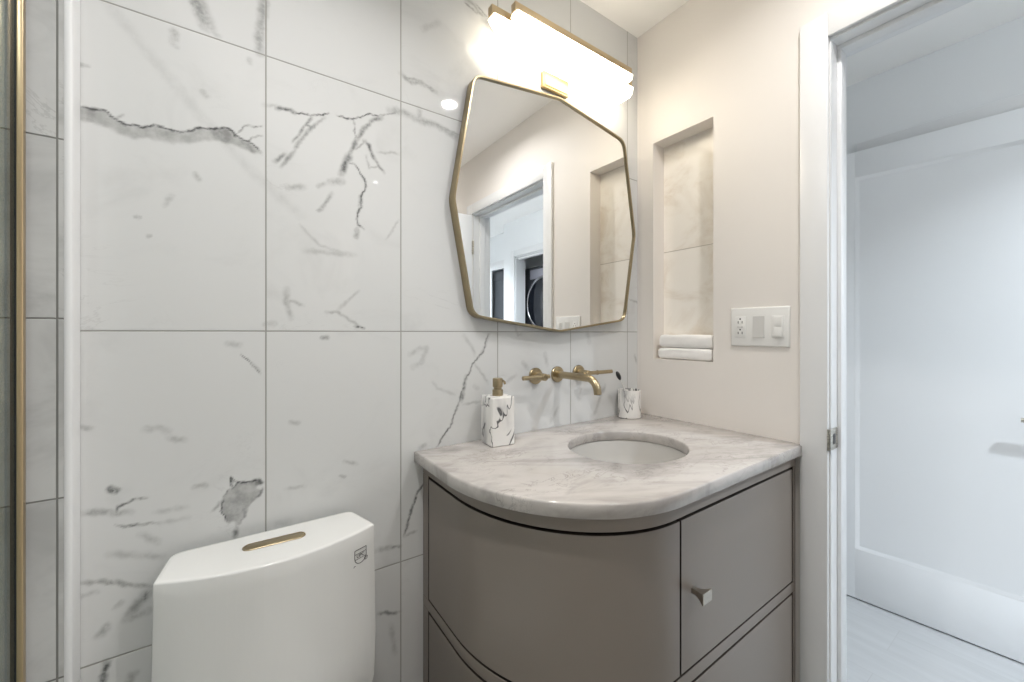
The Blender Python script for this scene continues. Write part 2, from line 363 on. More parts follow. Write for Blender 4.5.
# ------------------------------------------------------------------ the room shell
CEIL = 2.412
HX0, HX1 = .12, 1.10             # the hall between the bathroom wall and its far wall
Y_END, Y_SOUTH, HY0, HY1 = .10, -2.60, -4.30, .62
CRACKS = [[4,0.55,[[-1.57,1.626],[-1.565,1.628],[-1.553,1.629],[-1.533,1.63],[-1.528,1.624],[-1.519,1.618],[-1.507,1.613],[-1.498,1.616],[-1.484,1.616],[-1.467,1.623],[-1.455,1.624],[-1.438,1.621],[-1.41,1.629],[-1.396,1.641],[-1.376,1.643],[-1.366,1.648],[-1.349,1.652],[-1.342,1.649],[-1.337,1.639],[-1.315,1.635],[-1.297,1.627],[-1.289,1.615]]],[3,0.35,[[-1.337,1.644],[-1.318,1.666],[-1.286,1.676]]],[3,0.3,[[-1.316,1.635],[-1.304,1.645],[-1.286,1.655]]],[3,0.25,[[-1.519,1.622],[-1.511,1.631]]],[7,0.6,[[-1.26,1.721],[-1.25,1.728],[-1.235,1.728],[-1.223,1.726]]],[3.2,0.75,[[-1.235,1.728],[-1.215,1.726],[-1.189,1.73],[-1.17,1.737],[-1.151,1.746]]],[3,0.75,[[-1.136,1.748],[-1.118,1.747],[-1.097,1.747],[-1.076,1.763],[-1.058,1.773],[-1.033,1.778]]],[3,0.3,[[-1.033,1.778],[-1.007,1.789],[-0.981,1.804]]],[9,0.38,[[-1.027,1.775],[-1.052,1.758],[-1.07,1.734],[-1.085,1.707],[-1.097,1.679],[-1.109,1.652],[-1.12,1.618]]],[13,0.5,[[-1.106,1.656],[-1.118,1.625],[-1.124,1.608]]],[3,0.4,[[-1.095,1.748],[-1.094,1.723],[-1.091,1.696]]],[6,0.4,[[-1.189,1.726],[-1.202,1.704],[-1.215,1.68],[-1.228,1.656]]],[5,0.28,[[-1.162,1.733],[-1.189,1.702],[-1.21,1.67],[-1.235,1.62],[-1.253,1.593]]],[7,0.35,[[-1.243,1.625],[-1.255,1.614],[-1.265,1.603]]],[4,0.3,[[-1.189,1.702],[-1.2,1.705]]],[4,0.5,[[-1.093,1.64],[-1.082,1.621],[-1.067,1.599],[-1.069,1.58],[-1.079,1.556],[-1.076,1.538],[-1.085,1.521],[-1.087,1.49],[-1.07,1.48]]],[8,0.4,[[-1.079,1.559],[-1.081,1.54]]],[10,0.35,[[-1.088,1.477],[-1.09,1.458]]],[8,0.5,[[-1.07,1.702],[-1.058,1.696],[-1.052,1.676],[-1.043,1.662]]],[6,0.4,[[-1.043,1.662],[-1.03,1.646],[-1.02,1.635]]],[3,0.35,[[-1.112,1.636],[-1.094,1.64]]],[10,0.22,[[-1.149,1.582],[-1.123,1.59]]],[6,0.2,[[-1.176,1.567],[-1.16,1.575]]],[8,0.2,[[-1.24,1.552],[-1.205,1.558]]],[6,0.28,[[-1.146,1.556],[-1.157,1.533],[-1.173,1.509]]],[7,0.3,[[-1.168,1.516],[-1.174,1.509]]],[4,0.15,[[-1.039,1.682],[-0.981,1.694]]],[5,0.15,[[-1.288,1.722],[-1.26,1.729]]],[3,0.25,[[-1.064,1.707],[-1.091,1.675]]],[3,0.2,[[-1.067,1.669],[-1.058,1.636],[-1.033,1.648]]],[4,0.12,[[-0.981,1.519],[-1.014,1.462]]],[3.5,0.45,[[-1.328,1.175],[-1.313,1.159],[-1.297,1.137],[-1.289,1.13]]],[6,0.3,[[-1.307,1.154],[-1.294,1.136]]],[8,0.2,[[-1.479,1.033],[-1.459,1.034],[-1.446,1.025]]],[7,0.18,[[-1.444,1.01],[-1.421,1.004]]],[6,0.25,[[-1.565,1.049],[-1.554,1.045]]],[9,0.6,[[-1.528,0.928],[-1.521,0.924]]],[4,0.65,[[-1.521,0.881],[-1.516,0.895],[-1.505,0.899],[-1.493,0.903]]],[3,0.3,[[-1.493,0.903],[-1.474,0.9]]],[7,0.28,[[-1.563,0.894],[-1.541,0.89],[-1.523,0.882],[-1.5,0.879]]],[4,0.3,[[-1.523,0.86],[-1.509,0.855],[-1.491,0.853],[-1.457,0.847]]],[4,0.6,[[-1.505,0.855],[-1.492,0.853]]],[6,0.14,[[-1.466,0.87],[-1.415,0.868]]],[7,0.2,[[-1.405,0.906],[-1.388,0.906]]],[8,0.18,[[-1.486,0.833],[-1.462,0.81]]],[9,0.15,[[-1.528,0.808],[-1.476,0.789]]],[7,0.15,[[-1.351,1.197],[-1.328,1.193]]],[6,0.12,[[-1.457,0.845],[-1.415,0.847]]],[4,0.55,[[-1.344,0.892],[-1.344,0.912],[-1.337,0.902]]],[4,0.6,[[-1.341,0.89],[-1.332,0.9],[-1.319,0.895],[-1.31,0.897],[-1.298,0.896],[-1.292,0.891],[-1.286,0.892]]],[7,0.5,[[-1.302,0.898],[-1.294,0.897],[-1.289,0.889],[-1.299,0.89]]],[3,0.5,[[-1.34,0.89],[-1.35,0.887],[-1.356,0.872],[-1.359,0.861],[-1.361,0.846],[-1.356,0.83],[-1.349,0.819]]],[8,0.45,[[-1.335,0.802],[-1.338,0.786]]],[4,0.25,[[-1.376,0.85],[-1.368,0.858],[-1.363,0.864]]],[4,0.3,[[-1.325,0.842],[-1.319,0.833],[-1.321,0.824],[-1.33,0.808]]],[4,0.4,[[-1.298,0.862],[-1.291,0.867],[-1.287,0.877]]],[8,0.22,[[-1.241,1.319],[-1.241,1.287],[-1.232,1.254]]],[5,0.18,[[-1.237,1.296],[-1.207,1.283]]],[5,0.2,[[-1.159,1.268],[-1.132,1.271],[-1.108,1.254],[-1.079,1.234]]],[4,0.55,[[-1.095,1.236],[-1.069,1.232]]],[5,0.14,[[-1.132,1.276],[-1.084,1.324]]],[8,0.14,[[-1.281,1.239],[-1.265,1.241]]],[8,0.35,[[-1.168,1.208],[-1.155,1.21]]],[7,0.18,[[-1.232,1.015],[-1.218,1.011]]],[6,0.2,[[-1.117,0.904],[-1.089,0.894]]],[5,0.25,[[-1.124,0.871],[-1.117,0.867]]],[5,0.12,[[-1.245,0.867],[-1.203,0.863]]],[8,0.15,[[-1.203,1.411],[-1.093,1.413]]],[10,0.1,[[-1.257,0.792],[-1.237,0.791]]],[5,0.42,[[-0.705,1.215],[-0.715,1.189],[-0.723,1.162],[-0.744,1.143],[-0.758,1.131],[-0.767,1.108],[-0.781,1.09],[-0.796,1.046],[-0.803,1.021],[-0.814,0.997],[-0.834,0.949],[-0.848,0.935],[-0.858,0.924],[-0.87,0.903]]],[10,0.38,[[-0.78,1.093],[-0.787,1.068],[-0.796,1.02]]],[4,0.3,[[-0.875,0.904],[-0.898,0.842]]],[6,0.5,[[-0.911,0.809],[-0.929,0.789],[-0.944,0.754],[-0.956,0.719],[-0.966,0.679]]],[4,0.55,[[-0.913,0.805],[-0.929,0.784],[-0.942,0.753],[-0.958,0.705]]],[5,0.2,[[-0.963,0.678],[-0.934,0.684]]],[7,0.15,[[-0.789,1.212],[-0.759,1.173],[-0.752,1.153]]],[5,0.14,[[-0.752,1.127],[-0.725,1.093],[-0.706,1.065]]],[5,0.14,[[-0.792,1.01],[-0.759,1.014],[-0.729,1.013]]],[6,0.12,[[-0.885,1.084],[-0.872,1.065],[-0.817,1.042]]],[9,0.14,[[-0.951,1.163],[-0.923,1.177],[-0.904,1.179],[-0.917,1.141],[-0.942,1.127]]],[8,0.22,[[-0.923,0.907],[-0.909,0.911]]],[8,0.15,[[-0.752,1.062],[-0.743,1.055]]],[8,0.25,[[-0.977,1.908],[-0.951,1.893],[-0.928,1.902],[-0.901,1.898],[-0.877,1.892]]],[4,0.25,[[-0.974,1.905],[-0.954,1.902],[-0.921,1.907],[-0.88,1.896]]],[12,0.22,[[-1.005,1.801],[-0.974,1.806],[-0.948,1.803],[-0.921,1.798],[-0.88,1.801],[-0.845,1.792],[-0.8,1.781]]],[4,0.22,[[-0.977,1.808],[-0.945,1.807],[-0.921,1.8],[-0.873,1.803],[-0.8,1.791]]],[9,0.2,[[-0.925,1.831],[-0.925,1.801]]],[10,0.3,[[-0.781,2.195],[-0.757,2.195],[-0.741,2.178],[-0.717,2.172]]],[5,0.3,[[-0.785,2.186],[-0.745,2.173],[-0.737,2.187]]],[16,0.25,[[-0.717,2.168],[-0.696,2.153],[-0.675,2.144]]],[5,0.3,[[-0.749,2.199],[-0.709,2.176],[-0.679,2.153]]],[10,0.12,[[-0.915,2.051],[-0.866,2.091]]],[4,0.12,[[-1.005,1.691],[-0.98,1.691]]],[22,0.32,[[-1.401,1.909],[-1.399,1.891],[-1.392,1.873],[-1.385,1.854]]],[9,0.5,[[-1.408,1.888],[-1.402,1.897]]],[6,0.55,[[-1.385,1.863],[-1.383,1.86]]],[6,0.18,[[-1.383,1.848],[-1.365,1.841]]],[9,0.22,[[-1.437,1.818],[-1.437,1.807]]],[12,0.28,[[-1.283,1.977],[-1.288,1.914],[-1.293,1.866],[-1.292,1.836]]],[7,0.15,[[-1.311,1.813],[-1.31,1.807]]],[14,0.06,[[-1.535,1.836],[-1.473,1.759],[-1.396,1.666],[-1.31,1.574],[-1.214,1.492]]],[6,0.35,[[-1.568,1.705],[-1.56,1.706]]],[6,0.2,[[-1.44,1.798],[-1.434,1.79]]],[7,0.2,[[-1.404,1.542],[-1.399,1.536]]],[6,0.3,[[-1.493,1.443],[-1.489,1.442]]],[5,0.3,[[-1.477,1.407],[-1.474,1.406]]],[6,0.15,[[-1.451,1.472],[-1.44,1.492]]],[7,0.18,[[-1.391,1.715],[-1.386,1.709]]],[4,0.12,[[-1.214,1.469],[-1.172,1.428],[-1.099,1.41]]],[5,0.25,[[-1.566,0.768],[-1.533,0.759],[-1.518,0.752],[-1.498,0.738],[-1.47,0.727]]],[6,0.5,[[-1.531,0.757],[-1.522,0.752]]],[6,0.18,[[-1.567,0.743],[-1.548,0.745]]],[11,0.28,[[-1.478,0.715],[-1.488,0.702],[-1.5,0.686]]],[6,0.55,[[-1.479,0.718],[-1.48,0.705]]],[8,0.25,[[-1.474,0.681],[-1.506,0.677]]],[9,0.25,[[-1.533,0.674],[-1.542,0.664]]],[10,0.6,[[-1.532,0.61],[-1.535,0.595],[-1.54,0.572]]],[6,0.2,[[-1.52,0.707],[-1.512,0.712]]],[8,0.15,[[-1.529,0.807],[-1.454,0.78]]],[8,0.18,[[-1.486,0.832],[-1.462,0.811]]],[9,0.25,[[-1.504,0.554],[-1.496,0.569]]],[7,0.4,[[-1.002,0.659],[-0.978,0.654]]],[7,0.4,[[-1.036,0.499],[-1.015,0.494],[-0.997,0.483],[-0.975,0.482]]],[8,0.2,[[-1.038,0.663],[-1.002,0.659]]],[9,0.15,[[-1.002,0.457],[-0.992,0.378]]],[6,0.15,[[-0.605,1.236],[-0.595,1.214],[-0.577,1.214]]],[9,0.16,[[-0.574,1.123],[-0.556,1.105]]],[10,0.16,[[-0.482,1.149],[-0.474,1.113]]],[8,0.14,[[-0.639,1.065],[-0.602,1.085]]],[9,0.18,[[-0.209,0.996],[-0.238,0.933],[-0.256,0.915]]],[8,0.14,[[-0.427,0.96],[-0.459,0.916]]],[12,0.12,[[-0.283,1.22],[-0.274,1.187]]],[8,0.18,[[-0.015,1.128],[-0.004,1.099]]],[9,0.16,[[-0.19,1.02],[-0.2,1.001]]],[5,0.2,[[-0.048,1.353],[0.012,1.341]]],[6,0.12,[[-0.734,1.151],[-0.716,1.182],[-0.7,1.22]]],[6,0.14,[[-0.319,1.005],[-0.31,1.023]]]]
BLOTCHES = [[9,0.3,[[-1.57,1.626],[-1.553,1.629],[-1.533,1.63],[-1.528,1.624],[-1.519,1.618],[-1.507,1.613],[-1.484,1.616],[-1.467,1.623],[-1.438,1.621],[-1.41,1.629],[-1.396,1.641],[-1.376,1.643],[-1.349,1.652],[-1.341,1.643],[-1.337,1.639],[-1.315,1.635],[-1.297,1.627],[-1.288,1.611],[-1.307,1.611],[-1.325,1.616],[-1.342,1.621],[-1.372,1.619],[-1.398,1.611],[-1.42,1.599],[-1.447,1.595],[-1.475,1.595],[-1.498,1.589],[-1.516,1.593],[-1.532,1.6],[-1.55,1.602],[-1.57,1.603]]],[6,0.22,[[-1.379,1.636],[-1.369,1.645],[-1.346,1.652],[-1.339,1.637],[-1.315,1.634],[-1.291,1.612],[-1.307,1.612],[-1.325,1.616],[-1.342,1.622],[-1.366,1.62]]],[6,0.15,[[-1.57,1.626],[-1.55,1.628],[-1.548,1.608],[-1.553,1.601],[-1.57,1.603]]],[6,0.1,[[-1.47,1.62],[-1.447,1.617],[-1.444,1.597],[-1.464,1.602]]],[5,0.36,[[-1.35,0.887],[-1.34,0.891],[-1.332,0.899],[-1.319,0.894],[-1.302,0.898],[-1.291,0.897],[-1.287,0.89],[-1.298,0.884],[-1.3,0.88],[-1.289,0.875],[-1.291,0.861],[-1.302,0.854],[-1.311,0.844],[-1.319,0.826],[-1.33,0.808],[-1.336,0.807],[-1.339,0.816],[-1.348,0.818],[-1.356,0.83],[-1.361,0.846],[-1.358,0.863],[-1.355,0.875]]]]


def value_wobble(X, Z, amp, wl, ph):
    k = 2 * PI / wl
    return amp * (np.sin(k * (X + .6 * Z) + ph) + np.sin(k * 1.7 * (Z - .5 * X) + 2.1 * ph) + .7 * np.sin(k * 2.9 * (X * .8 + Z) + 3.3 * ph)) / 2.2

def marble_wall():
    """Grid mesh of the tiled wall; the grown-in veins are a per-vertex pattern of the stone."""
    x0, x1, z0, z1, st = -1.60, 0.0, 0.0, CEIL, .003
    nx, nz = int(round((x1 - x0) / st)) + 1, int(round((z1 - z0) / st)) + 1
    xs = np.linspace(x0, x1, nx); zs = np.linspace(z0, z1, nz)
    X, Z = np.meshgrid(xs, zs)
    QX = X + value_wobble(X, Z, .0018, .047, .4) + value_wobble(X, Z, .0005, .017, 1.3)
    QZ = Z + value_wobble(Z, X, .0018, .043, 2.2) + value_wobble(Z, X, .0005, .019, 4.1)
    A = np.zeros_like(X); B = np.zeros_like(X)
    def win(pts, m):
        p = np.array(pts)
        i0 = max(0, int((p[:, 0].min() - m - x0) / st)); i1 = min(nx, int((p[:, 0].max() + m - x0) / st) + 2)
        k0 = max(0, int((p[:, 1].min() - m - z0) / st)); k1 = min(nz, int((p[:, 1].max() + m - z0) / st) + 2)
        return (slice(k0, max(k0, k1)), slice(i0, max(i0, i1)))
    def segdist(qx, qz, a, b):
        dx, dz = b[0] - a[0], b[1] - a[1]
        t = np.clip(((qx - a[0]) * dx + (qz - a[1]) * dz) / max(1e-9, dx * dx + dz * dz), 0, 1)
        return np.hypot(qx - a[0] - t * dx, qz - a[1] - t * dz)
    for w, k, pts in CRACKS:
        s = win(pts, .03)
        if X[s].size == 0: continue
        qx, qz = QX[s], QZ[s]
        d = np.full(qx.shape, 9.0)
        for a, b in zip(pts, pts[1:]): d = np.minimum(d, segdist(qx, qz, a, b))
        h = w * .001 * (.95 if k >= .3 else 1.3)
        v = np.clip(1 - d / max(h, .0028), 0, 1)
        e0 = np.hypot(qx - pts[0][0], qz - pts[0][1]); e1 = np.hypot(qx - pts[-1][0], qz - pts[-1][1])
        v = v * np.clip(.45 + np.minimum(e0, e1) / max(.006, min(.022, .4 * math.dist(pts[0], pts[-1]))), 0, 1)
        v = min(.95, k * (1.7 if w < 6 else 1.45)) * v * v * (3 - 2 * v)
        A[s] = np.maximum(A[s], v)
    for soft, k, pts in BLOTCHES:
        s = win(pts, .03)
        qx, qz = QX[s], QZ[s]
        d = np.full(qx.shape, 9.0); ins = np.zeros(qx.shape, bool)
        for a, b in zip(pts, pts[1:] + pts[:1]):
            d = np.minimum(d, segdist(qx, qz, a, b))
            if a[1] != b[1]:
                c = ((a[1] > qz) != (b[1] > qz)) & (qx < (b[0] - a[0]) * (qz - a[1]) / (b[1] - a[1]) + a[0])
                ins ^= c
        sd = np.where(ins, d, -d)
        v = np.clip(sd / (soft * .001) + .35, 0, 1)
        B[s] = 1 - (1 - B[s]) * (1 - min(.8, 1.35 * k) * v * v * (3 - 2 * v))
    co = np.stack([X.ravel(), np.zeros(X.size), Z.ravel()], 1)
    idx = np.arange(nx * nz).reshape(nz, nx)
    q = np.stack([idx[:-1, :-1].ravel(), idx[:-1, 1:].ravel(), idx[1:, 1:].ravel(), idx[1:, :-1].ravel()], 1)
    # the body of the wall behind the tile face
    n0 = len(co)
    back = np.array([[x0, 0, z0], [x1, 0, z0], [x1, 0, z1], [x0, 0, z1], [x0, Y_END, z0], [x1, Y_END, z0], [x1, Y_END, z1], [x0, Y_END, z1]])
    co = np.concatenate([co, back]); bq = np.array([[0, 4, 5, 1], [1, 5, 6, 2], [2, 6, 7, 3], [3, 7, 4, 0], [5, 4, 7, 6]]) + n0
    q = np.concatenate([q, bq])
    me = bpy.data.meshes.new('wall_back')
    me.vertices.add(len(co)); me.vertices.foreach_set('co', co.ravel().astype(np.float32))
    me.loops.add(q.size); me.loops.foreach_set('vertex_index', q.ravel().astype(np.int32))
    me.polygons.add(len(q)); me.polygons.foreach_set('loop_start', np.arange(0, q.size, 4, dtype=np.int32))
    me.update(calc_edges=True)
    for nm, F in (('vein', A), ('blotch', B)):
        at = me.attributes.new(nm, 'FLOAT', 'POINT')
        at.data.foreach_set('value', np.concatenate([F.ravel(), np.zeros(8)]).astype(np.float32))
    return struct(link('wall_back', me, M['tile'], smooth=False))
marble_wall()

# thicker tiled shower wall that steps out in front of the same wall
struct(MB().box(-2.45, -1.577, -.042, Y_END, 0, CEIL).build('wall_shower', M['shower_tile'], smooth=False))
# white edge piece closing the step
MB_t = MB()
prof = [(-1.5768, -.002), (-1.5768, -.0425), (-1.5745, -.0432), (-1.5705, -.0432), (-1.5675, -.0415), (-1.5665, -.038), (-1.5665, -.002)]
MB_t.rings([[(x, y, z) for x, y in prof] for z in (0.0, CEIL)])
struct(MB_t.build('trim_1', M['trim'], angle=60))

# the right wall: niche and doorway cut in it
NY0, NY1, NZ0, NZ1, ND = -.312, -.075, 1.120, 1.956, .068
DY0, DY1, DZ = -1.402, -.636, 2.032
rw = MB()
def rbox(y0, y1, z0, z1, x0=0.0): rw.box(x0, HX0, y0, y1, z0, z1)
rbox(NY1, HY1, 0, CEIL); rbox(NY0, NY1, 0, NZ0); rbox(NY0, NY1, NZ1, CEIL); rbox(NY0, NY1, NZ0, NZ1, ND + .008)
rbox(DY1, NY0, 0, CEIL); rbox(DY0, DY1, DZ, CEIL); rbox(HY0, DY0, 0, CEIL)
wall_r = struct(rw.build('wall_right', M['paint'], smooth=False))
MB().box(ND, ND + .008, NY0, NY1, NZ0, NZ1).build('niche_tile', M['niche_tile'], wall_r, smooth=False)

struct(MB().box(-2.55, -2.45, Y_SOUTH - .1, Y_END, 0, CEIL).build('wall_left', M['shower_tile'], smooth=False))
struct(MB().box(-2.55, 0, Y_SOUTH - .1, Y_SOUTH, 0, CEIL).build('wall_front', M['paint'], smooth=False))
struct(MB().box(-2.55, HX0, Y_SOUTH - .1, Y_END, CEIL, CEIL + .08).build('ceiling', M['ceil'], smooth=False))
struct(MB().box(-2.55, .06, Y_SOUTH - .1, Y_END, -.08, 0).build('floor', M['bath_floor'], smooth=False))
# the hall
struct(MB().box(.06, 2.3, HY0 - .1, HY1 + .1, -.08, 0).build('floor_hall', M['planks'], smooth=False))
struct(MB().box(HX0, 2.3, HY0 - .1, HY1 + .1, CEIL, CEIL + .08).build('ceiling_hall', M['ceil'], smooth=False))
LY0, LY1, LYE = -2.457, -1.69, -2.68      # laundry opening and the end of that wall
hw = MB()
hw.box(HX1, HX1 + .12, LY1, HY1, 0, CEIL); hw.box(HX1, HX1 + .12, LY0, LY1, 2.032, CEIL); hw.box(HX1, HX1 + .12, LYE, LY0, 0, CEIL)
hw.box(HX1 + .12, 2.2, LYE, LYE + .06, 0, CEIL); hw.box(HX1 + .12, 2.2, -1.50, -1.44, 0, CEIL); hw.box(2.1, 2.2, LYE + .06, -1.5, 0, CEIL)
struct(hw.build('wall_hall_right', M['hall_paint'], smooth=False))
RX = 1.30                                  # the part of the hall wall that steps back
RD0, RD1 = -3.45, -2.74
rh = MB()
rh.box(RX, RX + .1, RD1, LYE, 0, CEIL); rh.box(RX, RX + .1, HY0, RD0, 0, CEIL); rh.box(RX, RX + .1, RD0, RD1, 2.0, CEIL)
struct(rh.build('wall_hall_recess', M['hall_paint'], smooth=False))
struct(MB().box(HX0, 2.3, HY0 - .1, HY0, 0, CEIL).build('wall_hall_front', M['hall_paint'], smooth=False))
struct(MB().box(HX0, 2.3, HY1, HY1 + .1, 0, CEIL).build('wall_hall_back', M['hall_paint'], smooth=False))

# door trim of the bathroom doorway: casing, jamb with stop
def casing(mb, x_face, x_back, y0, y1, z1, w, b=.003):
    """Flat casing round an opening on the plane between x_face and x_back."""
    xa, xb = min(x_face, x_back), max(x_face, x_back)
    mb.box(xa, xb, y0 - w, y0, 0, z1 + w, b); mb.box(xa, xb, y1, y1 + w, 0, z1 + w, b); mb.box(xa, xb, y0, y1, z1, z1 + w, b)
t = MB(); casing(t, -.014, -.0005, DY0 - .003, -.6355, 2.027, .066); casing(t, HX0 + .0005, HX0 + .019, DY0 - .003, -.633, 2.027, .066)
struct(t.build('trim_2', M['trim']))
t = MB()
t.box(-.0005, HX0 + .0005, -.6395, -.6355, 0, 2.021); t.box(-.0005, HX0 + .0005, DY0 - .0005, DY0 + .005, 0, 2.021); t.box(-.0005, HX0 + .0005, DY0, -.6355, 2.021, 2.0315)
t.box(.044, .084, -.6490, -.6390, 0, 2.010, .002); t.box(.044, .084, DY0 + .004, DY0 + .017, 0, 2.010, .002); t.box(.044, .084, DY0 + .004, -.639, 2.009, 2.0215, .002)
jamb = struct(t.build('trim_3', M['trim']))
sp = MB().box(-.0165, -.0135, -.6395, -.6345, .900, .958, .0008).box(-.0140, .040, -.6420, -.6396, .900, .958, .0008)
strike = sp.build('strike_plate', M['nickel'], jamb)
MB().box(.004, .022, -.6425, -.6419, .915, .943).build('latch_hole', M['black'], strike)

# the bathroom's own door, opened square into the room behind the camera
d1 = thing('door_1', 'white bathroom door standing open against the hinge side of its frame', 'door', (-.012, DY0 + .002, 0), local=True)
d1['kind'] = 'structure'
def door_leaf(root, w, h, th, stile, top, bottom, mat, z0=.012):
    """Shaker leaf with one recessed panel on both faces; x along the leaf, y its thickness."""
    mb = MB()
    for s in (0, 1):
        y0, y1 = (0, th / 2) if s == 0 else (th / 2, th)
    mb.box(0, stile, 0, th, z0, h, .0015); mb.box(w - stile, w, 0, th, z0, h, .0015)
    mb.box(stile, w - stile, 0, th, z0, bottom, .0015); mb.box(stile, w - stile, 0, th, h - top, h, .0015)
    mb.box(stile - .004, w - stile + .004, .0055, th - .0055, bottom - .004, h - top + .004)
    # sloped edges round the recessed panel, on both faces
    sl, dp = .015, .0055
    for f, s in ((-.0002, 1), (th + .0002, -1)):
        a = [(stile, f, bottom), (w - stile, f, bottom), (w - stile, f, h - top), (stile, f, h - top)]
        c = [(stile + sl, f + s * (dp - .0003), bottom + sl), (w - stile - sl, f + s * (dp - .0003), bottom + sl), (w - stile - sl, f + s * (dp - .0003), h - top - sl), (stile + sl, f + s * (dp - .0003), h - top - sl)]
        e = [(x, f + s * (dp + .002), z) for x, y, z in c]; g = [(x, f + s * (dp + .002), z) for x, y, z in a]
        mb.rings([a, c, e, g], False, False)
    return mb.build('leaf', mat, root)
d1.rotation_euler = (0, 0, PI)
door_leaf(d1, .755, 2.018, .035, .11, .11, .22, M['door'])
for z in (.22, 1.02, 1.80):
    MB().lathe([(.0065, z - .045), (.0065, z + .045)], (-.009, -.003, 0), n=14).box(-.003, .0005, 0, .03, z - .045, z + .045).build('hinge', M['nickel'], d1)
def lever(root, x, z, y, sgn, direction, mat):
    mb = MB().lathe([(.026, y), (.026, y + sgn * .008), (.011, y + sgn * .010), (.011, y + sgn * .045)], (x, 0, z), 'Y', 24)
    mb.tube([(x, y + sgn * .045, z), (x + direction * .03, y + sgn * .047, z), (x + direction * .125, y + sgn * .047, z)], .0085, 14)
    return mb.build('handle', mat, root)
lever(d1, .70, .92, 0, -1, -1, M['nickel']); lever(d1, .70, .92, .035, 1, -1, M['nickel'])

# the door across the hall
HA = math.atan2(.046, .505)
d2 = thing('door_2', 'white shaker door with one recessed panel across the hall', 'door', (.9865, -.325, 0), local=True, rotz=-PI / 2 + HA)
d2['kind'] = 'structure'
leaf2 = door_leaf(d2, .762, 2.047, .035, .107, .117, .232, M['door'], z0=.006)
lever(d2, .70, .905, 0, -1, -1, M['nickel'])
# header trim above it and frame piece behind its hinge edge
struct(MB().box(HX1 - .022, HX1 - .0005, -1.18, -.418, 2.045, 2.114, .003).box(HX1 - .022, HX1 - .0005, -1.18, -1.114, 0, 2.045, .003).build('trim_4', M['trim']))
# laundry opening and the dark leaf filling the doorway beyond it
t = MB(); casing(t, HX1 - .019, HX1 - .0005, LY0, LY1, 2.02, .066)
t.box(HX1, HX1 + .12, LY0 - .0005, LY0 + .012, 0, 2.03); t.box(HX1, HX1 + .12, LY1 - .012, LY1 + .0005, 0, 2.03); t.box(HX1, HX1 + .12, LY0, LY1, 2.012, 2.033)
t.box(HX1 + .03, HX1 + .06, LY0 + .012, LY1 - .012, 1.992, 2.012)
struct(t.build('trim_5', M['trim']))
t = MB(); casing(t, RX - .019, RX - .0005, -3.23, RD1, 1.985, .10)
struct(t.build('trim_6', M['trim']))
d3 = thing('door_3', 'dark leaf in the doorway at the end of the hall, seen in the mirror', 'door', (RX + .03, -2.745, .0), local=True, rotz=-PI / 2)
d3['kind'] = 'structure'
door_leaf(d3, .70, 1.985, .035, .10, .12, .2, M['charcoal'])

# ------------------------------------------------------------------ ceiling lamps, real and added
def downlight(x, y, power, tint, label, group, emis, size=.072, spread=125):
    r = thing('recessed_downlight', label, 'ceiling light', (x, y, CEIL), group)
    MB().lathe([(size * .5, -.0005), (size * .5, -.004), (size * .5 + .012, -.006), (size * .5 + .018, -.004), (size * .5 + .020, -.0005)], (x, y, CEIL), n=40, cap0=False, cap1=False).build('trim_ring', M['white_plastic'], r)
    MB().lathe([(size * .5 + .001, -.0008), (size * .5 + .001, -.003), (size * .3, -.0036), (.002, -.0038)], (x, y, CEIL), n=40).build('lens', emis, r)
    L = bpy.data.lights.new('downlight_lamp', 'AREA'); L.shape = 'DISK'; L.size = size; L.energy = power; L.color = tint; L.spread = math.radians(spread)
    o = bpy.data.objects.new('downlight_lamp', L); COL.objects.link(o); o.parent = r; o.location = (0, 0, -.006)
M['lens_cool'] = emit('lit_added_hall_lens', HALL_TINT, 25)
downlight(-.42, -.855, BATH_LAMP, BATH_TINT, 'round white recessed ceiling downlight over the floor by the vanity', 'bathroom downlights', M['lens'], spread=155)
downlight(-.42, -2.165, BATH_LAMP * 3.1, BATH_TINT, 'round white recessed ceiling downlight beyond the open bathroom door', 'bathroom downlights', M['lens'], size=.045)
downlight(-1.27, -.56, BATH_LAMP * 1.0, BATH_TINT, 'added ceiling lamp over the toilet that brightens the tank lid', 'bathroom downlights', M['lens'])  # unseen lamp added to brighten the tank lid
downlight(-1.95, -.75, BATH_LAMP * .8, BATH_TINT, 'added ceiling lamp inside the shower', 'bathroom downlights', M['lens'])  # unseen lamp added to light the shower and the left side
downlight(.42, -1.75, HALL_FILL * 1.1, HALL_TINT, 'added ceiling lamp in the hall outside the doorway', 'added hall lamps', M['lens_cool'], spread=125)  # lamp added in place of cool daylight in the hall
downlight(.60, -3.30, HALL_FILL * 1.0, HALL_TINT, 'added ceiling lamp at the far end of the hall', 'added hall lamps', M['lens_cool'], spread=125)  # second lamp added to fill the hall with light

# ------------------------------------------------------------------ vanity
XL, XR, YF, CXE, CYE = -.94, -.001, -.577, -.60, -.20
RXE, RYE = CXE - XL, CYE - YF
def front_pt(s):
    """Point and outward normal of the counter's front outline at arc length s (starts at the wall on the left)."""
    for (p0, n0, s0), (p1, n1, s1) in zip(FRONT, FRONT[1:]):
        if s <= s1 + 1e-9:
            k = (s - s0) / (s1 - s0) if s1 > s0 else 0
            return p0.lerp(p1, k), n0.lerp(n1, k).normalized()
    return FRONT[-1][0], FRONT[-1][1]
FRONT = []
_pts = [(Vector((XL, -.001)), Vector((-1, 0))), (Vector((XL, CYE)), Vector((-1, 0)))]
for k in range(1, 41):
    a = PI + (PI / 2) * k / 40
    _pts.append((Vector((CXE + RXE * math.cos(a), CYE + RYE * math.sin(a))), Vector((math.cos(a) / RXE, math.sin(a) / RYE)).normalized()))
_pts.append((Vector((XR, YF + .001)), Vector((.0015, -1)).normalized()))
_s = 0.0
